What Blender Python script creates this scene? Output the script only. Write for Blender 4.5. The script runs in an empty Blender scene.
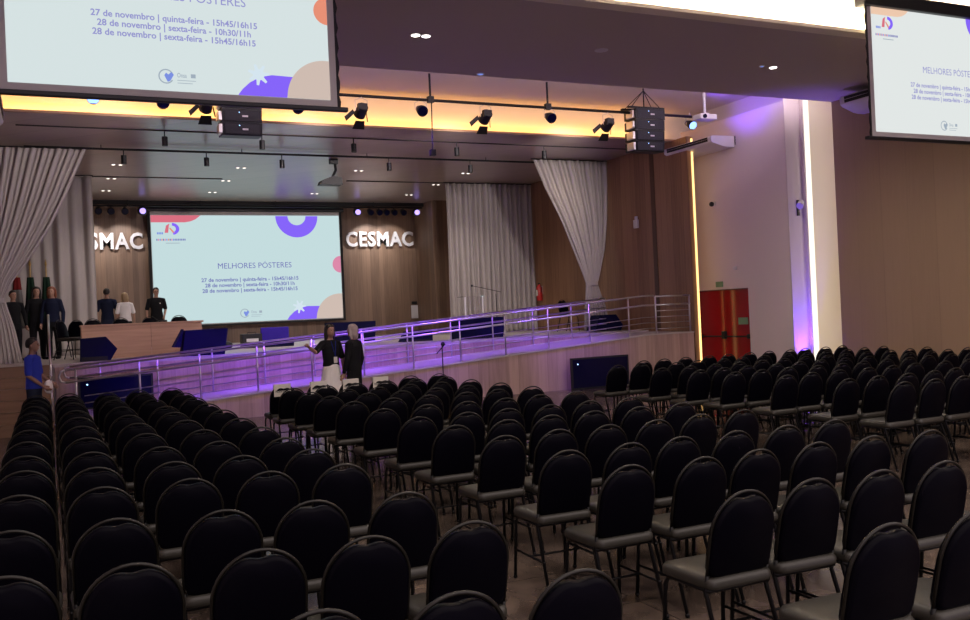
import bpy, bmesh, math, random
from mathutils import Vector, Matrix
random.seed(7)
S = bpy.context.scene
C = S.collection
PI = math.pi
def V(*a): return Vector(a)

# ---------------------------------------------------------------- materials
def nt(name):
    m = bpy.data.materials.new(name); m.use_nodes = True
    return m, m.node_tree, m.node_tree.nodes['Principled BSDF']
def plain(name, col, rough=.6, metal=0., spec=.5, bump=0, bscale=60):
    m, t, b = nt(name)
    b.inputs['Base Color'].default_value = (*col, 1)
    b.inputs['Roughness'].default_value = rough
    b.inputs['Metallic'].default_value = metal
    b.inputs['Specular IOR Level'].default_value = spec
    tc = t.nodes.new('ShaderNodeTexCoord')
    n = t.nodes.new('ShaderNodeTexNoise'); n.inputs['Scale'].default_value = bscale
    t.links.new(tc.outputs['Object'], n.inputs['Vector'])
    mr = t.nodes.new('ShaderNodeMapRange'); mr.inputs['To Min'].default_value = max(.02, rough-.05); mr.inputs['To Max'].default_value = min(1, rough+.07)
    t.links.new(n.outputs['Fac'], mr.inputs['Value']); t.links.new(mr.outputs['Result'], b.inputs['Roughness'])
    if bump:
        bp = t.nodes.new('ShaderNodeBump'); bp.inputs['Strength'].default_value = bump; bp.inputs['Distance'].default_value = .01
        t.links.new(n.outputs['Fac'], bp.inputs['Height']); t.links.new(bp.outputs['Normal'], b.inputs['Normal'])
    return m
def emit(name, col, s=1.):
    m = bpy.data.materials.new(name); m.use_nodes = True; t = m.node_tree
    for n in list(t.nodes): t.nodes.remove(n)
    o = t.nodes.new('ShaderNodeOutputMaterial'); e = t.nodes.new('ShaderNodeEmission')
    e.inputs['Color'].default_value = (*col, 1); e.inputs['Strength'].default_value = s*(.785 if name.startswith('slide') else 1)
    t.links.new(e.outputs[0], o.inputs[0]); return m
def wood(name, c1, c2, axis='XY', plank=.2, rough=.5, seam=.75, stretch='Z'):
    """vertical planks: streaky grain + thin seams. axis: which horizontal coord runs across the planks"""
    m, t, b = nt(name); L = t.links
    tc = t.nodes.new('ShaderNodeTexCoord'); sp = t.nodes.new('ShaderNodeSeparateXYZ'); L.new(tc.outputs['Object'], sp.inputs[0])
    ad = t.nodes.new('ShaderNodeMath'); ad.operation = 'ADD'
    ins = {'XY': ('X', 'Y'), 'XZ': ('Z', 'Z')}[axis]
    L.new(sp.outputs[ins[0]], ad.inputs[0])
    if axis == 'XY': L.new(sp.outputs['Y'], ad.inputs[1])
    else: ad.inputs[1].default_value = 0
    dv = t.nodes.new('ShaderNodeMath'); dv.operation = 'DIVIDE'; L.new(ad.outputs[0], dv.inputs[0]); dv.inputs[1].default_value = plank
    fl = t.nodes.new('ShaderNodeMath'); fl.operation = 'FLOOR'; L.new(dv.outputs[0], fl.inputs[0])
    fr = t.nodes.new('ShaderNodeMath'); fr.operation = 'FRACT'; L.new(dv.outputs[0], fr.inputs[0])
    wn = t.nodes.new('ShaderNodeTexWhiteNoise'); wn.noise_dimensions = '1D'; L.new(fl.outputs[0], wn.inputs['W'])
    mp = t.nodes.new('ShaderNodeMapping'); L.new(tc.outputs['Object'], mp.inputs[0])
    mp.inputs['Scale'].default_value = (14, 14, .8) if stretch == 'Z' else (.8, 10, 14)
    ns = t.nodes.new('ShaderNodeTexNoise'); ns.inputs['Scale'].default_value = 1.5; ns.inputs['Detail'].default_value = 5; L.new(mp.outputs[0], ns.inputs['Vector'])
    mx = t.nodes.new('ShaderNodeMath'); mx.operation = 'MULTIPLY_ADD'; L.new(wn.outputs['Value'], mx.inputs[0]); mx.inputs[1].default_value = .55; L.new(ns.outputs['Fac'], mx.inputs[2])
    cr = t.nodes.new('ShaderNodeValToRGB'); cr.color_ramp.elements[0].position = .3; cr.color_ramp.elements[1].position = 1.0
    cr.color_ramp.elements[0].color = (*c1, 1); cr.color_ramp.elements[1].color = (*c2, 1); L.new(mx.outputs[0], cr.inputs[0])
    lt = t.nodes.new('ShaderNodeMath'); lt.operation = 'LESS_THAN'; L.new(fr.outputs[0], lt.inputs[0]); lt.inputs[1].default_value = .05
    mm = t.nodes.new('ShaderNodeMix'); mm.data_type = 'RGBA'; mm.blend_type = 'MULTIPLY'; L.new(lt.outputs[0], mm.inputs['Factor'])
    L.new(cr.outputs[0], mm.inputs['A']); mm.inputs['B'].default_value = (seam, seam, seam, 1)
    L.new(mm.outputs['Result'], b.inputs['Base Color']); b.inputs['Roughness'].default_value = rough
    return m
def stone(name):
    m, t, b = nt(name); L = t.links
    tc = t.nodes.new('ShaderNodeTexCoord')
    n1 = t.nodes.new('ShaderNodeTexNoise'); n1.inputs['Scale'].default_value = 2.2; n1.inputs['Detail'].default_value = 8; n1.inputs['Distortion'].default_value = 1.2
    L.new(tc.outputs['Object'], n1.inputs['Vector'])
    cr = t.nodes.new('ShaderNodeValToRGB'); e = cr.color_ramp.elements
    e[0].position = .3; e[0].color = (.035, .024, .020, 1); e[1].position = .75; e[1].color = (.20, .15, .115, 1); L.new(n1.outputs['Fac'], cr.inputs[0])
    br = t.nodes.new('ShaderNodeTexBrick'); br.offset = 0; br.inputs['Scale'].default_value = 1; br.inputs['Mortar Size'].default_value = .006
    br.inputs['Brick Width'].default_value = .8; br.inputs['Row Height'].default_value = .8
    br.inputs['Color1'].default_value = (1, 1, 1, 1); br.inputs['Color2'].default_value = (.8, .8, .8, 1); br.inputs['Mortar'].default_value = (.35, .35, .35, 1)
    L.new(tc.outputs['Object'], br.inputs['Vector'])
    mm = t.nodes.new('ShaderNodeMix'); mm.data_type = 'RGBA'; mm.blend_type = 'MULTIPLY'; mm.inputs['Factor'].default_value = 1
    L.new(cr.outputs[0], mm.inputs['A']); L.new(br.outputs['Color'], mm.inputs['B']); L.new(mm.outputs['Result'], b.inputs['Base Color'])
    b.inputs['Roughness'].default_value = .22
    return m
def cloth(name, col, rough=.9, vscale=(60, 60, 4), amt=.12):
    m, t, b = nt(name); L = t.links
    tc = t.nodes.new('ShaderNodeTexCoord'); mp = t.nodes.new('ShaderNodeMapping'); mp.inputs['Scale'].default_value = vscale
    n = t.nodes.new('ShaderNodeTexNoise'); n.inputs['Scale'].default_value = 1; L.new(tc.outputs['Object'], mp.inputs[0]); L.new(mp.outputs[0], n.inputs['Vector'])
    cr = t.nodes.new('ShaderNodeValToRGB'); e = cr.color_ramp.elements
    e[0].color = (*[c*(1-amt) for c in col], 1); e[1].color = (*[min(1, c*(1+amt)) for c in col], 1); L.new(n.outputs['Fac'], cr.inputs[0])
    L.new(cr.outputs[0], b.inputs['Base Color']); b.inputs['Roughness'].default_value = rough
    b.inputs['Specular IOR Level'].default_value = .2
    return m

M = dict(
 floor=stone('polished_stone'),
 wood_stage=wood('stage_wall_wood', (.20, .10, .05), (.34, .19, .10), plank=.22, rough=.55),
 wood_back=wood('back_wall_wood', (.15, .095, .065), (.28, .18, .12), plank=.16, rough=.5),
 wood_front=wood('platform_wood', (.34, .22, .19), (.52, .36, .31), plank=.24, rough=.4, seam=.8),
 wood_table=wood('table_wood', (.42, .24, .15), (.62, .38, .25), axis='XZ', plank=.6, rough=.45, seam=1., stretch='X'),
 step=wood('step_wood', (.20, .12, .07), (.30, .18, .11), axis='XZ', plank=.9, rough=.5, seam=1., stretch='X'),
 deck=plain('deck_floor', (.50, .44, .42), .4),
 brown=wood('hall_wall_panel', (.31, .21, .135), (.35, .24, .155), plank=.62, rough=.6, seam=.94),
 beige=plain('beige_wall_paint', (.74, .65, .65), .75, bump=.05, bscale=30),
 column=plain('column_paint', (.66, .58, .58), .7),
 cream=plain('cream_panel', (.80, .72, .58), .7),
 soffit=plain('soffit_paint', (.52, .45, .42), .8),
 ceil=plain('ceiling_paint', (.62, .56, .56), .8),
 cove=plain('cove_paint', (.85, .80, .66), .7),
 stageceil=wood('stage_ceiling_board', (.31, .235, .195), (.39, .30, .25), plank=1.2, rough=.28, seam=.8, stretch='X'),
 dark=plain('dark_matte', (.012, .011, .012), .7),
 slot=plain('slot_dark', (.03, .025, .022), .8),
 black=plain('black_plastic', (.006, .006, .008), .45),
 blackm=plain('black_metal', (.02, .02, .022), .35, .6),
 grille=plain('speaker_grille', (.03, .03, .04), .5, .3, bump=.5, bscale=300),
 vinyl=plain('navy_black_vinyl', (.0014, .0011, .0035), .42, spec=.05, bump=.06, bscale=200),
 seatv=plain('seat_vinyl', (.026, .024, .019), .42, bump=.06, bscale=200),  # same vinyl as the backs, paler to carry the light from above
 frame=plain('dark_bronze_tube', (.008, .007, .005), .32, 0, spec=.30),
 leg=plain('black_tube', (.004, .004, .005), .3, 0, spec=.2),
 steel=plain('brushed_steel', (.66, .64, .64), .34, 1.),
 curtain=cloth('grey_curtain', (.44, .40, .38)),
 white=plain('white_plastic', (.72, .70, .72), .4),
 paper=plain('paper', (.80, .76, .68), .8),
 ink=plain('ink', (.05, .05, .06), .8),
 red=plain('red_door_paint', (.33, .005, .009), .14),
 redx=plain('red_enamel', (.5, .02, .02), .4),
 navy=cloth('navy_cloth', (.005, .005, .045), .85, (90, 90, 90)),
 navyb=cloth('bright_blue_cloth', (.06, .03, .45), .8, (90, 90, 90)),
 green=plain('green_sign', (.16, .30, .18), .5),
 skin=plain('skin', (.42, .24, .17), .5), skind=plain('skin_tan', (.30, .16, .11), .5),
 hair=plain('dark_hair', (.015, .010, .008), .5, bump=.6, bscale=80), hairb=plain('blond_hair', (.40, .27, .15), .5, bump=.6, bscale=80),
 hairg=plain('grey_blond_hair', (.38, .30, .30), .5, bump=.6, bscale=80), hairr=plain('auburn_hair', (.22, .06, .02), .5, bump=.6, bscale=80),
 cblack=cloth('black_cloth', (.010, .010, .012), .9), cwhite=cloth('white_cloth', (.85, .81, .80), .85), cblue=cloth('royal_blue_cloth', (.03, .05, .42), .85),
 cnavy=cloth('dark_navy_cloth', (.012, .016, .04), .9), jeans=cloth('dark_jeans', (.02, .025, .05), .9), pinkc=cloth('rose_cloth', (.35, .10, .13), .9),
 lips=plain('lips', (.30, .08, .07), .5), eye=plain('eye', (.02, .015, .012), .2),
 flagg=cloth('green_flag', (.004, .020, .010), .8), flagr=cloth('red_flag', (.16, .012, .012), .8), flagw=cloth('white_flag', (.16, .15, .14), .8),
 brass=plain('brass', (.5, .35, .12), .3, 1.),
 letters=plain('white_letter', (.85, .85, .88), .35),
 glass=None,
 tv=plain('screen_glass', (.004, .004, .03), .08, spec=.25),  # blue reflection on the monitors is put into the base colour
 lens_p=emit('purple_lens', (.42, .30, 1.), 1.6), lens_b=emit('blue_lens', (.22, .40, 1.), 2.2), lens_w=emit('lamp_lens', (1., .93, .85), 9.),
 lens_s=emit('small_lamp_lens', (1., .92, .82), 2.2),
 strip_g=emit('gold_led', (1., .62, .22), 1.8), strip_w=emit('warm_led', (1., .92, .78), 1.1),
 led=emit('power_led', (.35, .6, 1.), 3.),
 s_c=emit('slide_white', (.555, .72, .735), 1.), s_l=emit('slide_white_left', (.67, .76, .765), 1.), s_r=emit('slide_white_right', (.76, .80, .79), 1.),
 s_pur=emit('slide_purple', (.24, .13, .95), 1.), s_pink=emit('slide_rose', (.70, .16, .22), 1.), s_pk2=emit('slide_pink', (.72, .25, .40), 1.),
 s_or=emit('slide_orange', (.80, .28, .18), 1.), s_be=emit('slide_beige', (.62, .50, .44), 1.), s_pe=emit('slide_peach', (.85, .58, .42), 1.),
 s_tx=emit('slide_text', (.17, .18, .48), 1.), s_tl=emit('slide_text_left', (.30, .30, .62), 1.), s_gr=emit('slide_grey', (.35, .42, .50), 1.),
 s_wh=emit('slide_bright', (.66, .78, .86), 1.), s_bl=emit('slide_blue', (.20, .28, .75), 1.),
 sfab=plain('screen_fabric', (.55, .52, .50), .8),
)
g, t_, b_ = nt('clear_acrylic'); b_.inputs['Transmission Weight'].default_value = 1; b_.inputs['Roughness'].default_value = .03; b_.inputs['IOR'].default_value = 1.45
b_.inputs['Base Color'].default_value = (.93, .93, .95, 1); M['glass'] = g

# ---------------------------------------------------------------- mesh helpers
class MB:
    def __init__(s): s.bm = bmesh.new()
    def box(s, x0, y0, z0, x1, y1, z1, bev=0):
        vs = [s.bm.verts.new(p) for p in [(x0,y0,z0),(x1,y0,z0),(x1,y1,z0),(x0,y1,z0),(x0,y0,z1),(x1,y0,z1),(x1,y1,z1),(x0,y1,z1)]]
        fs = [s.bm.faces.new([vs[i] for i in f]) for f in [(0,3,2,1),(4,5,6,7),(0,1,5,4),(1,2,6,5),(2,3,7,6),(3,0,4,7)]]
        if bev:
            es = list({e for f in fs for e in f.edges})
            bmesh.ops.bevel(s.bm, geom=es, offset=bev, segments=2, profile=.5, affect='EDGES')
        return s
    def prism(s, pts, d, off=(0,0,0)):
        """polygon pts (3D) swept by vector d"""
        d = Vector(d); o = Vector(off)
        a = [s.bm.verts.new(Vector(p)+o) for p in pts]; b = [s.bm.verts.new(Vector(p)+o+d) for p in pts]
        n = len(pts); s.bm.faces.new(a[::-1]); s.bm.faces.new(b)
        for i in range(n): s.bm.faces.new((a[i], a[(i+1)%n], b[(i+1)%n], b[i]))
        return s
    def poly(s, pts): s.bm.faces.new([s.bm.verts.new(p) for p in pts]); return s
    def tube(s, pts, r, seg=8, cap=True):
        pts = [Vector(p) for p in pts]; n = len(pts); rs = r if isinstance(r, (list, tuple)) else [r]*n
        rings = []; up = None
        for i, p in enumerate(pts):
            t = (pts[min(i+1, n-1)]-pts[max(i-1, 0)]).normalized()
            if up is None:
                up = t.orthogonal().normalized()
            up = (up - t*up.dot(t)); up = up.normalized() if up.length > 1e-6 else t.orthogonal().normalized()
            w = t.cross(up)
            rr = rs[i]; rx, ry = rr if isinstance(rr, tuple) else (rr, rr)
            rings.append([s.bm.verts.new(p+up*math.cos(a)*rx+w*math.sin(a)*ry) for a in [2*PI*k/seg for k in range(seg)]])
        for A, B in zip(rings, rings[1:]):
            for k in range(seg): s.bm.faces.new((A[k], A[(k+1)%seg], B[(k+1)%seg], B[k]))
        if cap: s.bm.faces.new(rings[0][::-1]); s.bm.faces.new(rings[-1])
        return s
    def loft(s, rings, seg=20, cap=True):
        """rings: (cx, cy, z, rx, ry)"""
        R = [[s.bm.verts.new((cx+math.cos(2*PI*k/seg)*rx, cy+math.sin(2*PI*k/seg)*ry, z)) for k in range(seg)] for cx, cy, z, rx, ry in rings]
        for A, B in zip(R, R[1:]):
            for k in range(seg): s.bm.faces.new((A[k], A[(k+1)%seg], B[(k+1)%seg], B[k]))
        if cap: s.bm.faces.new(R[0][::-1]); s.bm.faces.new(R[-1])
        return s
    def ball(s, c, rx, ry=None, rz=None, seg=14):
        ry = ry or rx; rz = rz or rx
        r = bmesh.ops.create_uvsphere(s.bm, u_segments=seg, v_segments=max(6, seg*2//3), radius=1)
        bmesh.ops.scale(s.bm, vec=(rx, ry, rz), verts=r['verts']); bmesh.ops.translate(s.bm, vec=c, verts=r['verts'])
        return s
    def limb(s, pts, rs, seg=12):
        s.tube(pts, rs, seg); s.ball(pts[0], rs[0] if not isinstance(rs[0], tuple) else rs[0][0], seg=10); s.ball(pts[-1], rs[-1] if not isinstance(rs[-1], tuple) else rs[-1][0], seg=10)
        return s
    def build(s, name, mat, parent=None, smooth=False, kind=None):
        bmesh.ops.recalc_face_normals(s.bm, faces=s.bm.faces)
        me = bpy.data.meshes.new(name); s.bm.to_mesh(me); s.bm.free()
        if smooth:
            for p in me.polygons: p.use_smooth = True
        me.materials.append(mat if not isinstance(mat, str) else M[mat])
        o = bpy.data.objects.new(name, me); C.objects.link(o)
        if parent is not None: o.parent = parent
        if kind: o['kind'] = kind
        return o
def struct(name, mb, mat): return mb.build(name, mat, kind='structure')
def tag(o, label, cat, group=None):
    o['label'] = label; o['category'] = cat
    if group: o['group'] = group
    return o
def thing(name, label, cat, loc=(0,0,0), rz=0, group=None, rot=None):
    o = bpy.data.objects.new(name, None); C.objects.link(o); o.empty_display_size = .1
    o.location = loc; o.rotation_euler = rot if rot else (0, 0, rz)
    return tag(o, label, cat, group)
def dup(root, loc=None, rz=None, label=None, group=None):
    r = root.copy(); C.objects.link(r)
    if loc is not None: r.location = loc
    if rz is not None: r.rotation_euler = (0, 0, rz)
    if label: r['label'] = label
    if group: r['group'] = group
    for ch in root.children:
        c = ch.copy(); C.objects.link(c); c.parent = r
        for gch in ch.children:
            d = gch.copy(); C.objects.link(d); d.parent = c
    return r
def ev_mesh(o):
    dg = bpy.context.evaluated_depsgraph_get(); dg.update()
    return bpy.data.meshes.new_from_object(o.evaluated_get(dg))
def remesh(o, vox):
    md = o.modifiers.new('r', 'REMESH'); md.mode = 'VOXEL'; md.voxel_size = vox; md.use_smooth_shade = True
    sm = o.modifiers.new('s', 'SMOOTH'); sm.iterations = 3; sm.factor = .5
    me = ev_mesh(o); o.modifiers.clear(); mats = list(o.data.materials); o.data = me
    if not me.materials:
        for m in mats: me.materials.append(m)
    return o
def text(name, body, mat, parent, x0, x1, z0, h, Y, bold=0., ext=.0, kind=None):
    """letters facing -Y, left edge x0, right edge x1, baseline z0, cap height h"""
    cu = bpy.data.curves.new(name, 'FONT'); cu.body = body; cu.size = 1; cu.offset = bold; cu.space_character = 1.10 if ext else 1.; cu.extrude = ext; cu.resolution_u = 3
    o = bpy.data.objects.new(name, cu); C.objects.link(o)
    me = ev_mesh(o); bpy.data.objects.remove(o)
    xs = [v.co.x for v in me.vertices]; a, b = min(xs), max(xs); sx = (x1-x0)/(b-a); sz = h/.70
    ys = .001 if ext == 0 else 1.
    for v in me.vertices:
        x, y, z = v.co; v.co = (x0+(x-a)*sx, Y-z*ys if ext else Y, z0+y*sz)
    me.materials.clear(); me.materials.append(M[mat]); me.name = name
    q = bpy.data.objects.new(name, me); C.objects.link(q)
    if parent is not None: q.parent = parent
    return q
def light(name, kind, loc, col, e, target=None, **k):
    l = bpy.data.lights.new(name, kind); l.color = col; l.energy = e
    for a, v in k.items(): setattr(l, a, v)
    o = bpy.data.objects.new(name, l); C.objects.link(o); o.location = loc
    if target is not None: o.rotation_euler = (Vector(target)-Vector(loc)).to_track_quat('-Z', 'Y').to_euler()
    return o

# ---------------------------------------------------------------- camera
H = 1.8
f, yaw, pitch, roll = 933.85, math.radians(25.1208), math.radians(.1654), math.radians(2.5817)
w = V(math.sin(yaw)*math.cos(pitch), math.cos(yaw)*math.cos(pitch), math.sin(pitch))
r0 = V(math.cos(yaw), -math.sin(yaw), 0); u0 = r0.cross(w)
rr = math.cos(roll)*r0-math.sin(roll)*u0; uu = math.sin(roll)*r0+math.cos(roll)*u0
cam = bpy.data.cameras.new('camera'); co = bpy.data.objects.new('camera', cam); C.objects.link(co)
m3 = Matrix((rr, uu, -w)).transposed(); co.matrix_world = Matrix.Translation((0, 0, H)) @ m3.to_4x4()
cam.sensor_width = 36; cam.lens = f/970*36; cam.clip_start = .05; cam.clip_end = 200
S.camera = co
S.view_settings.view_transform = 'Standard'; S.view_settings.look = 'None'; S.view_settings.gamma = 1; S.view_settings.exposure = .35
S.view_settings.use_curve_mapping = False

# ---------------------------------------------------------------- the room
XL, XR = -1.3, 15.1
ZS = 1.17
struct('floor', MB().box(-1.6, -4, -.1, 15.6, 20, 0), 'floor')
struct('wall_right', MB().box(XR, -4, 0, XR+.25, 14.6, 6.55), 'brown')
struct('wall_left', MB().box(XL-.2, -4, 0, XL, 18.7, 6.55), 'beige')
struct('wall_right_beige', MB().box(14.6, 15.5, 0, 15.0, 16.86, 6.1).box(14.6, 18.72, 0, 15, 19.2, 6.1).box(14.6, 16.86, 2.1, 15., 18.72, 6.1), 'beige')
struct('trim_1', MB().box(15.0, 15.5, 6.1, 15.2, 19.2, 6.55), 'ceil')
struct('wall_column', MB().box(14.6, 15.46, 0, 15.08, 15.5, 6.55), 'column')
struct('wall_niche', MB().box(15.08, 15.44, 0, 16.4, 15.5, 6.55), 'cream')
# floor of niche behind the brown wall end
struct('trim_2', MB().box(15.35, 14.6, 0, 16.4, 15.44, .02), 'cream')
struct('wall_niche_side', MB().box(16.4, 14.4, 0, 16.5, 15.5, 6.55).box(15.35, 14.4, 0, 16.4, 14.6, 6.55), 'cream')
struct('ceiling', MB().box(-1.6, 14.6, 6.55, 16.4, 19.3, 6.65).box(-1.6, 8.6, 6.55, 16.4, 10.8, 6.65), 'ceil')
struct('ceiling_soffit', MB().box(-1.6, 10.86, 5.9, 15.35, 14.6, 6.65), 'soffit')
struct('ceiling_rear', MB().box(-1.6, 5.5, 6.1, 15.35, 8.6, 6.65), 'soffit')
struct('trim_3', MB().box(-1.3, 10.78, 6.0, XR, 10.86, 6.55), 'cove')
struct('trim_4', MB().box(-1.3, 10.62, 5.9, XR, 10.86, 5.93).box(-1.3, 10.62, 5.93, XR, 10.64, 5.955), 'cove')
# stage shell
struct('floor_stage', MB().box(-1.6, 20., ZS-.06, 14, 32.2, ZS).box(-1.6, 20.06, 0, 14, 20.16, ZS-.06), 'deck')
struct('wall_stage_front', MB().box(.1, 20., 0, 14, 20.06, ZS-.06), 'wood_front')
struct('wall_stage_right', MB().box(14, 18.1, 0, 14.18, 32, 5.8), 'wood_stage')
struct('wall_stage_left', MB().box(-1.8, 18.7, 0, -1.6, 32, 6.55), 'wood_stage')
struct('trim_5', MB().box(13.985, 19.46, ZS, 14, 19.62, 5.8), plain('dark_wood', (.10, .045, .02), .5))
struct('wall_back', MB().box(-.1, 32, ZS-.1, 12.5, 32.2, 5.8), 'wood_back')
struct('wall_back_right', MB().box(12.3, 30.2, ZS-.1, 14, 32, 5.8), 'wood_back')
struct('wall_back_left', MB().box(-1.6, 30.2, ZS-.1, .1, 32, 5.8), 'wood_back')
struct('ceiling_stage', MB().box(-1.6, 18.72, 5.8, 14, 32.2, 5.82), 'stageceil')
struct('trim_6', MB().box(-1.6, 18.68, 5.785, 14.18, 18.72, 5.835), plain('lip_wood', (.42, .26, .16), .5))
struct('trim_7', MB().box(-1.6, 19.1, 5.82, 15.2, 19.2, 6.55), 'cove')
struct('trim_8', MB().box(-1.6, 31.0, 5.68, 12.3, 31.06, 5.8), 'dark')
# slots recessed in the stage ceiling
for a, b, y in ((-.4, 14, 19.9), (1.2, 4.5, 26.2), (8.0, 14, 26.1)):
    pass
struct('trim_9', MB().box(-.4, 19.87, 5.785, 14, 19.93, 5.80), 'slot')
struct('trim_10', MB().box(1.2, 26.17, 5.785, 4.5, 26.25, 5.80), 'slot')
struct('trim_11', MB().box(8.0, 26.07, 5.785, 14, 26.15, 5.80), 'slot')
# LED strips, plus a light-blocking fin
struct('trim_14', MB().box(15.03, 15.37, 0, 15.06, 15.46, 6.55), 'column')  # fin added to keep the purple uplight off the cream panel
struct('trim_12', MB().box(14.12, 18.07, .2, 14.16, 18.10, 5.75), 'strip_g')
struct('trim_13', MB().box(15.12, 15.41, 0, 15.25, 15.44, 6.5), 'strip_w')
# stairs at the stage's left end
st = MB()
for i in range(6): st.box(-1.6, 18.3+.3*i, 0, .05, 20.2, ZS/6*(i+1)-.0)
struct('floor_steps', st, 'step')

# ---------------------------------------------------------------- doors, signs, small wall things
d = thing('door_1', None or 'red double fire door', 'door', (14.6, 17.79, 0)); 
for k in ('label', 'category'): del d[k]
d['kind'] = 'structure'
for s_ in (-1, 1):
    lf = MB().box(.06, .008 if s_ > 0 else -.915, .01, .11, .915 if s_ > 0 else -.008, 2.08, .004).build('door_leaf', 'red', d)
MB().box(.02, -.93, 0, .10, -.915, 2.1).box(.02, .915, 0, .10, .93, 2.1).box(.02, -.93, 2.08, .10, .93, 2.1).build('door_frame', plain('dark_red', (.12, .01, .01), .4), d)
for s_ in (-1, 1):
    b = MB().tube([(.0, s_*.06, .98), (.0, s_*.86, .98)], .016).box(-.02, s_*.03-.03, .92, .06, s_*.03+.03, 1.10, .01).box(-.02, s_*.86-.03, .93, .06, s_*.86+.03, 1.03, .01)
    b.build('panic_bar', 'dark', d)
MB().box(.04, -.82, 1.26, .059, -.50, 1.42).build('notice_plate', 'green', d)
MB().box(14.56, 17.72, 2.16, 14.598, 17.95, 2.29, .004).build('exit_sign', 'green')
tag(bpy.data.objects['exit_sign'], 'tiny green emergency sign on the beige wall above the red door', 'sign')
tag(MB().box(14.55, 17.2, 2.54, 14.6, 17.30, 2.62, .01).build('wall_sensor', 'white'), 'small white sensor on the beige wall right of the red door', 'sensor')
c = thing('security_camera', 'small white dome camera high on the beige wall', 'camera', (14.6, 17.89, 4.16))
MB().box(-.06, -.05, -.05, 0, .05, .05, .01).build('mount', 'white', c); MB().ball((-.10, 0, -.01), .06).build('dome', 'black', c, True)
c = thing('wall_spotlight', 'small grey spotlight on a bracket on the purple-lit column', 'spotlight', (14.86, 15.46, 3.82))
MB().box(-.03, -.03, -.22, .03, 0, .12).tube([(0, -.02, 0), (-.02, -.16, 0)], .015).build('bracket', 'black', c)
MB().tube([(-.02, -.14, .06), (-.16, -.24, -.04)], [.06, .075], 14).build('lamp_head', 'white', c)
c = thing('uplight', 'purple LED uplight on the floor at the foot of the column', 'light', (14.8, 15.2, 0))
MB().box(-.1, -.09, 0, .1, .09, .16, .02).build('housing', 'black', c); MB().tube([(0, 0, .16), (0, 0, .175)], .07, 14).build('lens', 'lens_p', c)
e = thing('fire_extinguisher', 'red fire extinguisher hanging on the dark wooden side wall of the stage', 'extinguisher', (13.9, 25.6, 2.1))
MB().loft([(0,0,0,.08,.08),(0,0,.02,.09,.09),(0,0,.40,.09,.09),(0,0,.47,.05,.05),(0,0,.5,.03,.03)]).build('cylinder', 'redx', e, True)
MB().box(-.03,-.02,.5,.03,.02,.55).tube([(0,0,.53),(.0,-.10,.50),(0,-.12,.25)], .012).build('valve', 'black', e)
MB().box(-.092, -.06, .15, -.085, .06, .33).build('instruction_label', 'paper', e)
MB().box(.05, -.05, .2, .1, .05, .45).build('bracket', 'steel', e)
e = thing('wall_sounder', 'small white alarm box on the wooden stage wall right of the tied curtain', 'alarm', (14, 20.3, 3.98))
MB().box(-.06, -.09, -.16, 0, .09, .06, .01).build('case', 'white', e); MB().box(-.05, -.05, .06, 0, .04, .15, .01).build('horn', 'white', e)
e = thing('wall_control', 'white control panel on the back wall right of the stage screen', 'control panel', (12.45, 31.98, 1.9))
e.location = (12.15, 31.98, 1.93)
MB().box(-.13, -.04, -.22, .13, 0, .26, .01).build('case', 'white', e); MB().box(-.1, -.05, .30, .1, 0, .40, .01).build('top_box', 'black', e)
for i, (x, z) in enumerate(((4.2, 1.62), (4.95, 1.63), (8.9, 1.6))):
    tag(MB().box(x-.07, 31.97, z-.05, x+.07, 32, z+.05, .005).build('wall_socket', 'white'), ['white wall socket below the left part of the stage screen', 'white wall socket below the middle of the stage screen', 'white wall socket below the right end of the stage screen'][i], 'socket')

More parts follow.
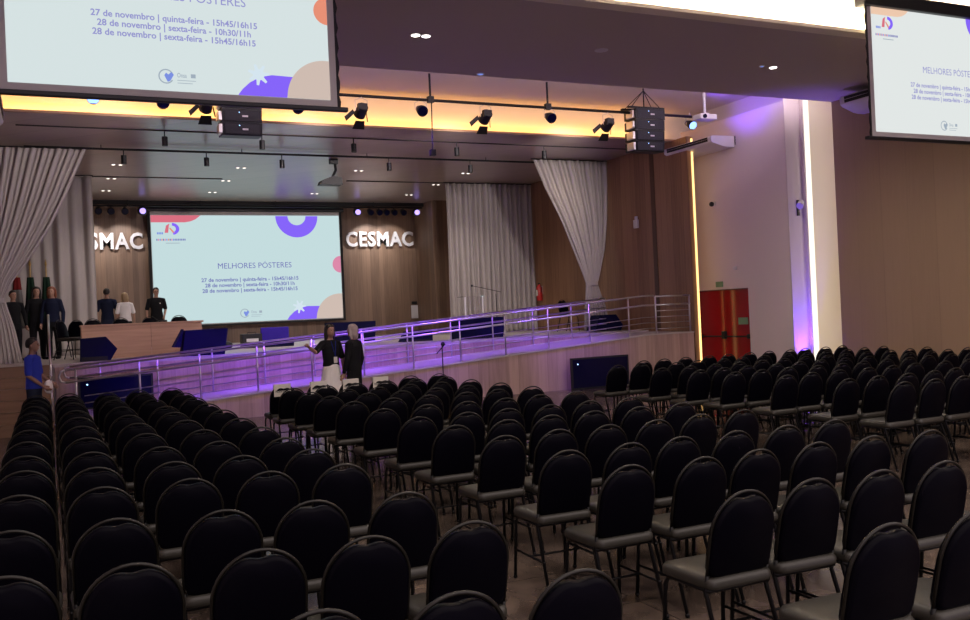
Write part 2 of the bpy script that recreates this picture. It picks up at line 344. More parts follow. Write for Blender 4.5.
# ---------------------------------------------------------------- projected slides and screens
def arc(cx, cz, r, a0, a1, n=24, e=1.): return [(cx+r*math.cos(math.radians(a0+(a1-a0)*k/n)), cz+e*r*math.sin(math.radians(a0+(a1-a0)*k/n))) for k in range(n+1)]
def slide(par, x0, z0, W, Hh, Y, side):
    white, txt = {'c': ('s_c', 's_tx'), 'l': ('s_l', 's_tl'), 'r': ('s_r', 's_tl')}[side]
    asp = W/Hh
    def P(uv, k): return [(x0+u*W, Y-.003*k, z0+v*Hh) for u, v in uv]
    def sh(name, uvs, mat, k=1):
        mb = MB()
        for uv in uvs: mb.poly(P(uv, k))
        return mb.build(name, mat, par)
    def clip(uv): return [(min(1, max(0, u)), min(1, max(0, v))) for u, v in uv]
    def ell(cx, cz, r, a0=0, a1=360, n=32): return arc(cx, cz, r, a0, a1, n, asp)
    sh('slide_image', [[(0, 0), (1, 0), (1, 1), (0, 1)]], white, 0)
    sh('slide_corner_tab', [[(0, .935), (.17, .935), (.20, .945), (.225, .965), (.25, 1), (0, 1)]], 's_pink' if side != 'r' else 's_pe')
    ro, ri = .117, .05
    o = [(u, v) for u, v in ell(.761, .995, ro, 180, 360)]; i_ = ell(.761, .995, ri, 360, 180)
    sh('slide_ring', [[o[k], o[k+1], i_[len(i_)-2-k], i_[len(i_)-1-k]] for k in range(len(o)-1)], 's_pur')
    sh('slide_side_dot', [[(1, .523-.047*asp)]+ell(1., .523, .047, 270, 90)[1:-1]+[(1, .523+.047*asp)]], 's_pk2' if side == 'c' else 's_or')
    sh('slide_beige_disc', [[(1, 0), (1, .255)]+[(u, v) for u, v in ell(.985, .0, .135*1.0, 84, 180, 20)]], 's_be', 2)
    sh('slide_purple_blob', [[(.685, 0)]+[(.685+.0*k, 0) for k in range(0)]+[(.70, .035), (.725, .075), (.76, .11), (.80, .125), (.872, .122), (.862, .08), (.853, .04), (.849, 0)]], 's_pur', 1)
    sp = []
    for k in range(28):
        a = 2*PI*k/28; r = .036 if k % 4 in (0, 1) else .019
        sp.append((.755+r*math.cos(a), .122+r*asp*math.sin(a)))
    sh('slide_splash', [sp], 's_wh', 3)
    # emblem: red upright, purple bow, orange stroke
    sh('slide_emblem_bar', [[(.066, .84), (.074, .905), (.092, .925), (.088, .90), (.084, .84)]], 's_pink')
    o = arc(.103, .875, .037, -80, 88, 16, asp*.85); i_ = arc(.103, .875, .020, 88, -80, 16, asp*.85)
    sh('slide_emblem_bow', [[o[k], o[k+1], i_[len(i_)-2-k], i_[len(i_)-1-k]] for k in range(len(o)-1)], 's_pur')
    sh('slide_emblem_stroke', [[(.088, .885), (.096, .885), (.118, .84), (.108, .835)]], 's_or')
    q = random.Random(3); bars = {'s_bl': [], 's_pk2': [], 's_tx': [], 's_or': []}
    for k in range(18):
        u = .024+k*.0082; bars[['s_tx', 's_pk2', 's_bl', 's_or'][k % 4 if k < 11 else 0]].append([(u, .768), (u+.0055, .768), (u+.0055, .785), (u, .785)])
    for k in range(4): bars['s_bl'].append([(.028+k*.008, .826), (.034+k*.008, .826), (.034+k*.008, .845), (.028+k*.008, .845)])
    for kk, b in bars.items(): sh('slide_emblem_lettering', b, kk)
    sh('slide_emblem_line', [[(.07, .742), (.14, .742), (.14, .748), (.07, .748)]], 's_gr')
    T = lambda n, s, u0, u1, v, h, bold: text(n, s, txt, par, x0+u0*W, x0+u1*W, z0+v*Hh, h*Hh, Y-.004, bold)
    T('slide_title', 'MELHORES PÓSTERES', .328, .722, .503, .052, 0.)
    T('slide_line', '27 de novembro | quinta-feira - 15h45/16h15', .240, .757, .383, .034, .022)
    T('slide_line', '28 de novembro | sexta-feira - 10h30/11h', .258, .735, .333, .034, .022)
    T('slide_line', '28 de novembro | sexta-feira - 15h45/16h15', .243, .750, .283, .034, .022)
    o = ell(.458, .080, .024, 20, 330, 20); i_ = ell(.458, .080, .020, 330, 20, 20)
    sh('slide_partner_mark', [[o[k], o[k+1], i_[len(i_)-2-k], i_[len(i_)-1-k]] for k in range(len(o)-1)], 's_gr')
    sh('slide_partner_mark_heart', [[(.452, .085), (.458, .10), (.465, .09), (.474, .105), (.482, .09), (.470, .055), (.462, .05)]], 's_bl' if side != 'r' else 's_gr', 2)
    text('slide_partner_name', 'Onsa', 's_gr', par, x0+.492*W, x0+.522*W, z0+.078*Hh, .025*Hh, Y-.004, .01)
    sh('slide_partner_lines', [[(.492, .060), (.55, .060), (.55, .0635), (.492, .0635)], [(.492, .045), (.54, .045), (.54, .0485), (.492, .0485)], [(.535, .078), (.55, .078), (.55, .1), (.535, .1)]], 's_gr')

pj = thing('projection_screen', 'large projection screen with the slide on the stage back wall between the two white names', 'screen')
MB().box(3.07, 31.55, 1.82, 9.36, 31.60, 5.52).build('screen_fabric', 'sfab', pj)
MB().box(3.03, 31.5, 1.76, 9.42, 31.61, 1.83, .01).box(3.02, 31.52, 1.8, 3.10, 31.61, 5.55).box(9.34, 31.52, 1.8, 9.42, 31.61, 5.55).build('border', 'dark', pj)
MB().box(2.9, 31.48, 5.52, 9.5, 31.7, 5.66, .02).build('casing', 'black', pj)
slide(pj, 3.12, 1.86, 6.20, 3.54, 31.53, 'c')
def hang_screen(label, x0, x1, zt, side):
    s = thing('hanging_projection_screen', label, 'screen', group=None)
    Y = 10.3
    MB().box(x0, Y, 4.215, x1, Y+.012, zt).build('screen_fabric', 'sfab', s)
    e = .05
    # scalloped black side hems
    for xs, sg in ((x0, -1), (x1, 1)):
        pts = [(xs, Y-.002, 4.2)]
        n = 26
        for k in range(n+1):
            z = 4.2+(zt-4.2)*k/n; pts.append((xs+sg*(.035+.012*math.sin(k*2.2)), Y-.002, z))
        pts.append((xs, Y-.002, zt))
        MB().prism(pts, (0, .016, 0)).build('side_hem', 'dark', s)
    MB().box(x0-.12, Y-.03, 4.165, x1+.12, Y+.04, 4.215, .01).build('bottom_bar', 'black', s)
    MB().box(x0-.12, Y-.08, zt, x1+.12, Y+.12, zt+.20, .02).build('casing', 'black', s)
    W = x1-x0-.16; Hh = W/1.70
    slide(s, x0+.08, 4.29, W, Hh, Y-.003, side)
    MB().tube([(x0+.4, Y, zt+.2), (x0+.4, Y, 6.55)], .012).tube([(x1-.4, Y, zt+.2), (x1-.4, Y, 6.55)], .012).build('hanger', 'black', s)
hang_screen('projection screen hanging from the ceiling on the left, above the stage', -.34, 3.09, 6.2, 'l')
hang_screen('projection screen hanging in the upper right, before the brown wall', 11.46, 14.89, 6.2, 'r')

# white names on the back wall
for lab, xa in (('white raised name on the wooden back wall right of the screen', 9.66), ('white raised name left of the screen, partly behind a curtain', .53)):
    o = text('wall_name', 'CESMAC', 'letters', None, xa, xa+(2.53 if xa > 5 else 2.36), 4.37, .50, 31.93, .028, .05)
    tag(o, lab, 'lettering')

# ---------------------------------------------------------------- curtains
def curtain(name, label, Y, z0, z1, bounds, folds, amp, tie=None, group=None):
    root = thing(name, label, 'curtain', (0, 0, 0), 0, group)
    nu, nv = folds*8, 36
    bm = bmesh.new(); G = []
    for j in range(nv+1):
        z = z1+(z0-z1)*j/nv; xl, xr = bounds(z); row = []
        for i in range(nu+1):
            u = i/nu; ph = u*folds*2*PI
            x = xl+(xr-xl)*u
            y = Y+amp*(.75*math.sin(ph+.5*math.sin(ph*.23))+.35*math.sin(ph*.5+1.3*math.sin(z)))*(.55+.45*min(1, (xr-xl)/1.4))
            x += .018*math.sin(ph*1.0+.8)
            row.append(bm.verts.new((x, y, z)))
        G.append(row)
    for a, b in zip(G, G[1:]):
        for i in range(nu): bm.faces.new((a[i], a[i+1], b[i+1], b[i]))
    mb = MB(); mb.bm = bm; o = mb.build('curtain_cloth', 'curtain', root, True)
    so = o.modifiers.new('th', 'SOLIDIFY'); so.thickness = .006
    xl, xr = bounds(z1); MB().tube([(xl-.05, Y, z1+.02), (xr+.05, Y, z1+.02)], .015).build('curtain_rail', 'black', root)
    if tie:
        xl, xr = bounds(tie)
        MB().loft([((xl+xr)/2, Y, tie-.05, (xr-xl)/2+.02, amp+.03), ((xl+xr)/2, Y, tie+.05, (xr-xl)/2+.02, amp+.03)]).build('tie_back', 'curtain', root)
    return root
def interp(tab, z):
    for (z0, a0, b0), (z1, a1, b1) in zip(tab, tab[1:]):
        if z0 >= z >= z1:
            t = (z0-z)/(z0-z1); return a0+(a1-a0)*t, b0+(b1-b0)*t
    return tab[-1][1:]
Rt = [(5.76, 11.70, 13.95), (5.0, 12.02, 13.93), (4.2, 12.45, 13.88), (3.4, 12.8, 13.78), (2.8, 13.05, 13.62), (2.45, 13.18, 13.52), (2.3, 13.16, 13.56), (1.8, 13.1, 13.75), (ZS+.02, 13.05, 13.85)]
curtain('stage_curtain', 'grey pleated front curtain tied back at the right side of the stage', 21.6, ZS+.02, 5.76, lambda z: interp(Rt, z), 16, .07, 2.45)
Lt = [(5.66, -1.55, .88), (5.2, -1.55, .68), (4.6, -1.55, .42), (4., -1.55, .12), (3.4, -1.52, -.25), (2.9, -1.4, -.62), (2.56, -1.22, -.78), (2.4, -1.22, -.76), (1.9, -1.3, -.62), (ZS+.02, -1.35, -.5)]
curtain('stage_curtain', 'grey pleated front curtain tied back at the left side of the stage', 21.6, ZS+.02, 5.66, lambda z: interp(Lt, z), 20, .07, 2.5)
curtain('stage_curtain', 'straight grey curtain hanging behind the clear lectern', 26, ZS+.02, 5.76, lambda z: (11.04, 13.96), 17, .10)
curtain('stage_curtain', 'straight grey curtain with wide folds behind the flags and standing group', 26, ZS+.02, 5.76, lambda z: (-1.55, 1.16), 8, .12)

# ---------------------------------------------------------------- ramp and railings
RY0, RY1 = 18.1, 19.75
def dz(x): return max(.0, min(1.10, .19+.0725*(x-.17)))
struct('floor_ramp', MB().prism([(.1, RY0+.02, 0), (13.98, RY0+.02, 0), (13.98, RY0+.02, 1.10), (12.7, RY0+.02, 1.10), (.1, RY0+.02, dz(.1))], (0, 1.86, 0)), 'wood_front')
struct('floor_ramp_deck', MB().prism([(.1, RY0, dz(.1)), (12.7, RY0, 1.10), (13.98, RY0, 1.10), (13.98, RY0, 1.13), (12.7, RY0, 1.13), (.1, RY0, dz(.1)+.03)], (0, 1.9, 0)), 'deck')
def railing(label, Y, x0, posts, x1=12.9, loop=True):
    g = thing('handrail', label, 'railing', (0, Y, 0))
    zz = lambda x, h: dz(x)+h
    for h in (.92, .70):
        MB().tube([(x0, 0, zz(x0, h)), (12.6, 0, 1.10+h), (x1, 0, 1.10+h)], .021, 10).build('rail', 'steel', g, True)
    MB().tube([(x0, 0, zz(x0, .92)), (x0-.07, 0, zz(x0, .90)), (x0-.10, 0, zz(x0, .81)), (x0-.07, 0, zz(x0, .72)), (x0, 0, zz(x0, .70))], .021, 10).build('rail_end', 'steel', g, True)
    for h in (.16, .29, .42):
        MB().tube([(x0+.3, 0, zz(x0+.3, h)), (12.6, 0, 1.10+h), (x1, 0, 1.10+h)], .008, 6).build('infill_bar', 'steel', g, True)
    for x in posts:
        MB().tube([(x, 0, dz(x)+.02), (x, 0, zz(x, .92))], .018, 8).tube([(x, 0, dz(x)+.025), (x, 0, dz(x)+.04)], .045, 12).build('post', 'steel', g, True)
    return g
railing('long steel handrail along the front edge of the sloping ramp', RY0+.08, .25, [.42+1.07*i for i in range(12)])
railing('steel handrail along the back edge of the ramp, against the stage', RY1+.05, .35, [.9+1.07*i for i in range(11)], 12.4)
g = thing('landing_rail', 'dark steel guard rail on the landing beside the gold light strip', 'railing', (0, RY0+.08, 0))
for z in (2.0, 1.80): MB().tube([(12.95, 0, z), (13.95, 0, z)], .02, 8).build('rail', 'steel', g, True)
for z in (1.24, 1.38, 1.52, 1.66): MB().tube([(12.95, 0, z), (13.95, 0, z)], .007, 6).build('infill_bar', 'steel', g, True)
for x in (12.95, 13.93): MB().tube([(x, 0, 1.12), (x, 0, 2.0)], .02, 8).build('post', 'steel', g, True)
g = thing('stair_handrail', 'steel stair handrail at the left end of the stage', 'railing', (.02, 0, 0))
MB().tube([(0, 20.9, 2.08), (0, 20.3, 2.14), (0, 18.5, 1.02)], .021, 8).build('rail', 'steel', g, True)
MB().tube([(0, 20.3, 1.85), (0, 18.5, .75)], .012, 8).build('rail', 'steel', g, True)
for y, za, zb in ((20.9, ZS, 2.08), (20.25, ZS, 2.14), (18.5, .2, 1.02)): MB().tube([(0, y, za), (0, y, zb)], .02, 8).build('post', 'steel', g, True)

# ---------------------------------------------------------------- stage furniture
t = thing('panel_table', 'long wooden panel table on the stage, behind the navy box', 'table', (.66, 22.0, ZS))
MB().box(0, 0, 0, 1.42, .03, .71).box(1.425, 0, 0, 2.52, .03, .71).build('front_panel', 'wood_table', t)
MB().box(-.02, -.02, .71, 2.56, .72, .75, .006).build('tabletop', 'wood_table', t)
MB().box(0, .03, 0, .04, .68, .71).build('side_panel', 'wood_table', t); MB().box(2.48, .03, 0, 2.52, .68, .71).build('side_panel', 'wood_table', t)
tag(MB().box(2.3, 22.3, ZS+.75, 2.47, 22.45, ZS+.795, .01).build('conference_device', 'black'), 'small black device lying on the right part of the wooden table', 'device')
def bx(name, label, pts, Y, depth, mat, cat='box', back=None):
    """front-facing silhouette (x,z) at depth Y, body runs back by depth and leans"""
    o = thing(name, label, cat, (pts[0][0], Y, ZS))
    x0 = pts[0][0]
    P = [(x-x0, 0, z-ZS) for x, z in pts]
    MB().prism(P, (0, depth, 0)).build('body', mat, o)
    a = min(p[0] for p in P); b = max(p[0] for p in P)
    return o, a, b
o, a, b = bx('covered_box', 'navy cloth-covered low box at the left end before the wooden table', [(.58, ZS), (1.15, ZS), (1.29, 1.40), (1.08, 1.66), (.60, 1.64)], 20.7, .45, 'navy')
MB().box(.02, -.012, 0, .52, 0, .09).build('base_band', 'dark', o)
o, a, b = bx('covered_box', 'large navy cloth-covered box leaning before the right end of the wooden table', [(2.52, ZS), (3.38, ZS), (3.47, 1.72), (2.60, 1.71)], 20.3, .5, 'navy')
MB().prism([(-.16, .02, .20), (-.02, .02, .19), (.05, .02, .57)], (0, .45, 0)).build('side_flap', 'navy', o)
o = thing('armchair', 'low armchair with a bright blue back left of the standing women', 'armchair', (5.0, 24., ZS))
MB().box(0, .35, .12, .72, .47, .50, .02).build('backrest', 'navyb', o); MB().box(0, -.1, .0, .74, .35, .16, .02).build('seat', 'navy', o)
o, a, b = bx('covered_box', 'wide navy covered box behind the two standing women', [(6.5, ZS), (7.62, ZS), (7.66, 1.72), (6.44, 1.72)], 23., .5, 'navy')
MB().box(.02, -.012, 0, 1.1, 0, .06).build('base_band', 'dark', o)
o, a, b = bx('covered_box', 'small low blue covered box behind the ramp rails left of the lectern', [(7.85, ZS), (8.62, ZS), (8.62, 1.45), (8.0, 1.42)], 21.5, .4, 'navy')
MB().box(.02, -.012, 0, .7, 0, .05).build('base_band', 'dark', o)
o, a, b = bx('covered_box', 'tall navy covered box standing before the clear lectern', [(9.12, ZS), (10.32, ZS), (10.38, 1.68), (9.10, 1.68)], 21., .5, 'navy')
MB().box(.02, -.012, .0, 1.1, 0, .05).build('base_band', 'dark', o)
o, a, b = bx('covered_box', 'navy trapezoid covered box at the foot of the right tied curtain', [(12.95, ZS), (13.75, ZS), (13.82, 1.32), (13.62, 1.60), (13.12, 1.60)], 20.9, .45, 'navy')
MB().box(.02, -.012, 0, .75, 0, .05).build('base_band', 'dark', o)
o = thing('equipment_case', 'black equipment case on the stage floor below the screen', 'case', (4.45, 24., ZS))
MB().box(0, 0, 0, .50, .35, .36, .01).build('body', 'black', o); MB().box(.1, -.005, .16, .4, 0, .24).build('name_label', 'white', o)
MB().tube([(.15, .1, .36), (.15, .1, .40), (.35, .1, .40), (.35, .1, .36)], .01).build('handle', 'black', o)
tag(MB().ball((4.1, 24.2, ZS+.10), .14, .14, .10).build('bag', 'black', None, True), 'small dark bag on the stage floor left of the black case', 'bag')
# lectern
o = thing('lectern', 'clear acrylic lectern with metal edges before the right straight curtain', 'lectern', (9.85, 22.2, ZS))
MB().box(0, 0, 0, .50, .012, 1.06).build('front_pane', 'glass', o); MB().box(-.05, -.02, 1.06, .55, .38, 1.075).build('top_pane', 'glass', o)
for x in (0, .5): MB().box(x-.018, -.012, 0, x+.018, .02, 1.06).build('upright', 'white', o)
MB().box(-.03, -.03, 0, .53, .3, .02).build('base', 'glass', o)
o = thing('microphone_stand', 'boom microphone stand right of the clear lectern', 'microphone stand', (10.7, 22.1, ZS))
MB().tube([(0, 0, .02), (0, 0, 1.12)], .011).build('pole', 'black', o); MB().tube([(.14, 0, 1.16), (-.66, 0, 1.34)], .008).build('boom', 'black', o)
MB().ball((-.68, 0, 1.345), .03).build('microphone', 'black', o, True)
MB().tube([(0, 0, .1), (.22, 0, .01)], .008).tube([(0, 0, .1), (-.12, .2, .01)], .008).tube([(0, 0, .1), (-.12, -.2, .01)], .008).build('tripod_legs', 'black', o)
o = thing('microphone_stand', 'black microphone stand on the floor in front of the ramp', 'microphone stand', (7.25, 17.6, 0))
MB().tube([(0, 0, .02), (0, 0, 1.18)], .012).build('pole', 'black', o); MB().tube([(.07, 0, 1.20), (-.14, -.05, 1.02)], .012).build('boom', 'black', o)
MB().ball((.02, 0, 1.2), .045).build('clamp', 'black', o, True)
MB().tube([(0, 0, .12), (.25, 0, .01)], .009).tube([(0, 0, .12), (-.13, .22, .01)], .009).tube([(0, 0, .12), (-.13, -.22, .01)], .009).build('tripod_legs', 'black', o)
# floor monitors
def monitor(label, x0, x1, Y, z0, z1):
    o = thing('floor_monitor', label, 'monitor', (x0, Y, z0))
    W, Hh = x1-x0, z1-z0
    MB().box(0, 0, 0, W, .06, Hh, .006).build('bezel', 'black', o); MB().box(.04, -.004, .05, W-.04, .0, Hh-.04).build('screen', 'tv', o)
    MB().box(.2, -.1, -.0, .28, .25, .02).box(W-.28, -.1, 0, W-.2, .25, .02).build('foot', 'black', o)
    MB().ball((.16, -.008, Hh-.14), .014).build('power_light', 'led', o, True)  # glowing bead stands in for a small reflection on the screen
    return o
monitor('black monitor leaning on the front of the ramp at the right', 10.38, 11.88, 17.80, 0, .71)
monitor('dark monitor standing behind the left end of the ramp handrail', .47, 1.80, 19.0, .31, .93)

# ---------------------------------------------------------------- chairs
def arch(r, zc, n, y_at, dip=0):
    out = []
    for k in range(n+1):
        a = PI*k/n; x = r*math.cos(a); z = zc+r*1.02*math.sin(a)
        out.append((x, z))
    return out
yb = lambda z: .10-(z-.45)*.23
def make_chair():
    t = thing('banquet_chair', 'x', 'chair', (0, 0, 0))
    # backrest cushion
    n = 28; R = .183; zc = .698; pts = []
    for k in range(n+1):
        a = PI*k/n; x = R*math.cos(a); z = zc+R*math.sin(a)
        z -= .020*math.exp(-(x/.045)**2)
        pts.append((x, z))
    pts += [(-.186, .62), (-.184, .53), (-.170, .495), (-.135, .48), (.135, .48), (.170, .495), (.184, .53), (.186, .62)]
    bm = bmesh.new()
    def ring(sc, yo): return [bm.verts.new((x*sc, yb(z)+yo, (z-.68)*sc+.68)) for x, z in pts]
    rg = [ring(.90, -.030), ring(.975, -.022), ring(1., -.008), ring(1., .012), ring(.97, .028), ring(.88, .036)]
    m = len(pts)
    for A, B in zip(rg, rg[1:]):
        for k in range(m): bm.faces.new((A[k], A[(k+1)%m], B[(k+1)%m], B[k]))
    bm.faces.new(rg[0][::-1]); bm.faces.new(rg[-1])
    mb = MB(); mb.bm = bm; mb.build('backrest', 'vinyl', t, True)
    # arch tube
    P = [(.186, yb(.50), .50), (.188, yb(.60), .60), (.189, yb(.70), .70)]
    P += [(.189*math.cos(PI*k/18), yb(.70+.196*math.sin(PI*k/18)), .70+.196*math.sin(PI*k/18)) for k in range(1, 18)]
    P += [(-.189, yb(.70), .70), (-.188, yb(.60), .60), (-.186, yb(.50), .50)]
    MB().tube(P, .008, 8).build('back_frame', 'frame', t, True)
    # seat
    bm = bmesh.new(); sp = []
    def corner(cx, cy, r, a0): return [(cx+r*math.cos(math.radians(a0+15*k)), cy+r*math.sin(math.radians(a0+15*k))) for k in range(7)]
    sp = corner(.145, .40, .06, 0)+corner(-.145, .40, .06, 90)+corner(-.150, .09, .045, 180)+corner(.150, .09, .045, 270)
    def sr(sc, z): return [bm.verts.new((x*sc, (y-.25)*sc+.25, z)) for x, y in sp]
    rg = [sr(.93, .432), sr(.99, .438), sr(1., .452), sr(.995, .470), sr(.95, .486), sr(.80, .493)]
    m = len(sp)
    for A, B in zip(rg, rg[1:]):
        for k in range(m): bm.faces.new((A[k], A[(k+1)%m], B[(k+1)%m], B[k]))
    bm.faces.new(rg[0][::-1]); bm.faces.new(rg[-1])
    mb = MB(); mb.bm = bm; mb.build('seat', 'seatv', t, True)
    MB().tube([(.183, .08, .425), (.183, .40, .425), (.13, .43, .425), (-.13, .43, .425), (-.183, .40, .425), (-.183, .08, .425), (.183, .08, .425)], .011, 6).build('seat_frame', 'leg', t, True)
    for s in (-1, 1):
        MB().tube([(s*.183, yb(.50), .50), (s*.184, yb(.42), .42), (s*.190, -.03, .02)], .0115, 8).ball((s*.190, -.032, .014), .015, seg=8).build('leg', 'leg', t, True)
        MB().tube([(s*.170, .36, .425), (s*.180, .405, .415), (s*.184, .425, .38), (s*.192, .455, .02)], .0115, 8).ball((s*.192, .456, .014), .015, seg=8).build('leg', 'leg', t, True)
    MB().tube([(.188, .01, .20), (.190, .44, .20)], .008, 6).tube([(-.188, .01, .20), (-.190, .44, .20)], .008, 6).tube([(-.189, .22, .20), (.189, .22, .20)], .008, 6).build('stretcher', 'leg', t, True)
    return t
chair0 = make_chair(); used = [0]
ORD = ['first', 'second', 'third', 'fourth', 'fifth', 'sixth', 'seventh', 'eighth', 'ninth', 'tenth', 'eleventh', 'twelfth', 'thirteenth', 'fourteenth']
def put_chair(x, y, label, group, rz=0., z=0.):
    if used[0] == 0: o = chair0; o.location = (x, y, z); o.rotation_euler = (0, 0, rz); o['label'] = label; o['group'] = group
    else: o = dup(chair0, (x, y, z), rz, label, group)
    used[0] += 1
    return o
def inview(x, y):
    for z in (.45, .9):
        q = V(x, y, z)-V(0, 0, H); dd = q.dot(w)
        if dd < .5: continue
        px = 485+f*q.dot(rr)/dd; py = 310-f*q.dot(uu)/dd
        if -70 < px < 1010 and py < 640: return True
    return False
rows_l = [14.75, 13.75, 12.75, 11.65, 10.65, 9.6, 8.5, 7.45, 6.6, 5.78, 4.72, 3.83, 2.85]
rnd = random.Random(11)
# measured distance of single rows per column (front to rear)
LC = {0: (-.19, [14.95,13.86,12.75,11.73,10.79,9.70,8.67,7.68,6.86,5.85,4.82,3.93]),
      1: (.25, [14.85,13.85,12.88,11.62,10.67,9.66,8.57,7.53,6.67,5.81,4.80,3.84]),
      2: (.73, [14.39,13.6,12.87,11.62,10.44,9.47,8.49,7.45,6.56,5.76,4.67,3.77,2.87]),
      3: (1.17, [14.5,13.70,12.4,11.2,10.35,9.37,8.38,7.45,6.51,5.70,4.62,3.72,2.80]),
      4: (1.63, [14.48,13.23,12.21,11.11,10.15,9.11,8.16,7.26,6.48,5.65,4.53,3.71,2.80])}
cn = ['first', 'second', 'third', 'fourth', 'fifth', 'sixth']
for c_, (x, ys) in LC.items():
    for r_, y in enumerate(ys):
        put_chair(x+rnd.uniform(-.008, .008), y, 'black chair, left seating block, %s column from left, %s row from stage' % (cn[c_], ORD[r_]), 'chairs of the left seating block', rnd.uniform(-.02, .02))
rows_m = [13.3, 12.55, 11.62, 10.75, 9.85, 8.8, 7.82, 7.0, 6.12, 5.22, 4.45, 3.55, 2.66]
cx_m = [2.97, 3.44, 3.86, 4.31, 4.75, 5.20]
front_x = [3.01, 3.54, 4.02, 4.48, 4.94, 5.41]
for c_, x in enumerate(cx_m):
    for r_, y in enumerate(rows_m):
        if not inview(x, y): continue
        xx = front_x[c_] if r_ == 0 else x+rnd.uniform(-.012, .012)
        put_chair(xx, y+(0 if r_ == 0 else rnd.uniform(-.03, .03)-.02*c_*(r_ > 8)), 'black chair, middle seating block, %s column from left, %s row from stage' % (cn[c_], ORD[r_]), 'chairs of the middle seating block', rnd.uniform(-.025, .025))
rows_r = [12.8, 11.9, 11.0, 10.2, 9.45, 8.55, 7.62, 6.82]
cx_r = [7.93+.445*i for i in range(13)]
for r_, y in enumerate(rows_r):
    for c_, x in enumerate(cx_r):
        yy = y - (.6 if (r_ == 0 and c_ < 2) else 0) 
        if r_ == 1 and c_ < 2: continue
        if not inview(x, yy): continue
        put_chair(x+rnd.uniform(-.015, .015), yy+rnd.uniform(-.05, .05), 'black chair, right seating block, %s column from aisle, %s row from stage' % (ORD[c_], ORD[r_]), 'chairs of the right seating block', rnd.uniform(-.03, .03))
# chairs on the stage
for i, x in enumerate((.95, 1.55, 2.2, 2.85)):
    put_chair(x, 23.35, 'black chair behind the wooden panel table, %s from the left' % cn[i], 'chairs behind the panel table', PI, ZS)
put_chair(.24, 23.1, 'black chair standing left of the wooden panel table', 'chairs on the stage', -2.2, ZS)
put_chair(.64, 24.6, 'black chair beside the group at the left curtain', 'chairs on the stage', 2.6, ZS)
put_chair(13.3, 23.2, 'black chair by the wooden side wall left of the tied curtain', 'chairs on the stage', PI+.3, ZS)
# reserved sheets over the backs of the front row
for i, x in enumerate(front_x[:4]):
    y = 13.3
    lab = 'white paper sheet over the back of front-row chair, %s from the left' % cn[i]
    s = thing('reserved_sheet', lab, 'paper', (x-.02, y, 0), 0, 'sheets over the front row chairs')
    zt = .915
    MB().prism([(-.12, yb(.75)-.046, .74), (-.12, yb(.9)-.020, zt), (-.12, yb(.9)+.03, zt), (-.12, yb(.75)+.048, .74), (-.12, yb(.75)+.046, .74), (-.12, yb(.9)+.028, zt-.002), (-.12, yb(.9)-.018, zt-.002), (-.12, yb(.75)-.044, .74)], (.24, 0, 0)).build('sheet', 'paper', s)
    q = text('lettering', 'RESERVADO', 'ink', s, -.10, .10, .80, .03, yb(.80)-.046, .01)

# ---------------------------------------------------------------- rigging, lamps, speakers
def bar(name, label, pts, r, mat='blackm'): return tag(MB().tube(pts, r, 10).build(name, mat, None, True), label, 'lighting bar')
g = thing('lighting_bar', 'long black lighting bar hung before the gold ceiling cove', 'lighting bar', (0, 16.9, 6.0))
MB().tube([(-1.2, 0, .02), (13.25, 0, -.02)], .03, 10).build('pipe', 'blackm', g, True)
for x in (1.0, 4.0, 6.95, 9.57): MB().tube([(x, 0, 0), (x, 0, .52)], .022).box(x-.06, -.05, -.05, x+.06, .05, .07).build('hanger', 'black', g)
MB().tube([(6.95, -.05, 0), (6.93, -.05, -1.05)], .012).box(6.88, -.1, -1.1, 6.98, 0, -.98).build('drop_rod', 'blackm', g)
g2 = thing('lighting_bar', 'thin double lighting rail under the stage ceiling', 'lighting bar', (0, 21.72, 5.72))
MB().tube([(-.3, 0, 0), (13.9, 0, 0)], .018).tube([(-.3, .28, .03), (13.9, .28, .03)], .012).build('pipe', 'blackm', g2)
for x in (1.2, 4.2, 7.2, 10.4, 13.2): MB().tube([(x, 0, 0), (x, 0, .08)], .01).build('hanger', 'black', g2)
g3 = thing('lighting_bar', 'dark lighting bar along the back wall above the screen', 'lighting bar', (0, 30.9, 5.62))
MB().tube([(1.0, 0, 0), (12.2, 0, 0)], .03).build('pipe', 'blackm', g3)
for x in (2.4, 4.6, 7.0, 10.4): MB().tube([(x, 0, 0), (x, 0, .18)], .015).build('hanger', 'black', g3)

def fresnel(label, x, z, Y=16.9):
    o = thing('fresnel_spotlight', label, 'stage light', (x, Y, z), 0, 'spotlights with barn doors on the bar')
    # local frame tipped towards the stage, facing down and away
    b = MB(); b.tube([(.0, -.10, .06), (-.02, .10, -.06)], [.10, .115], 16).box(-.10, -.13, -.02, .08, -.02, .12, .01); b.build('housing', 'black', o)
    MB().tube([(-.02, .10, -.06), (-.022, .112, -.066)], .095, 16).build('lens', 'tv', o)
    MB().tube([(-.12, 0, .0), (-.125, 0, .20), (0, 0, .25), (.115, 0, .20), (.11, 0, .0)], .009, 6).tube([(0, 0, .25), (0, 0, .30)], .02).build('yoke', 'steel', o)
    MB().prism([(-.12, .06, -.03), (-.15, .08, .04), (-.30, .16, -.09), (-.27, .14, -.18)], (.004, .012, .004)).build('barn_door', 'black', o)
    MB().prism([(-.10, .10, -.17), (.08, .10, -.17), (.10, .20, -.31), (-.14, .20, -.31)], (0, .008, 0)).build('barn_door', 'black', o)
    MB().prism([(.10, .06, -.04), (.12, .08, .0), (.17, .16, -.18), (.14, .14, -.17)], (.004, .01, 0)).build('barn_door', 'black', o)
    return o
fresnel('spotlight with barn doors on the bar, just right of the left hanging screen', 5.54, 5.72)
fresnel('spotlight with barn doors between the two round lamps', 8.14, 5.73)
fresnel('spotlight with barn doors just left of the right speaker array', 11.03, 5.70)
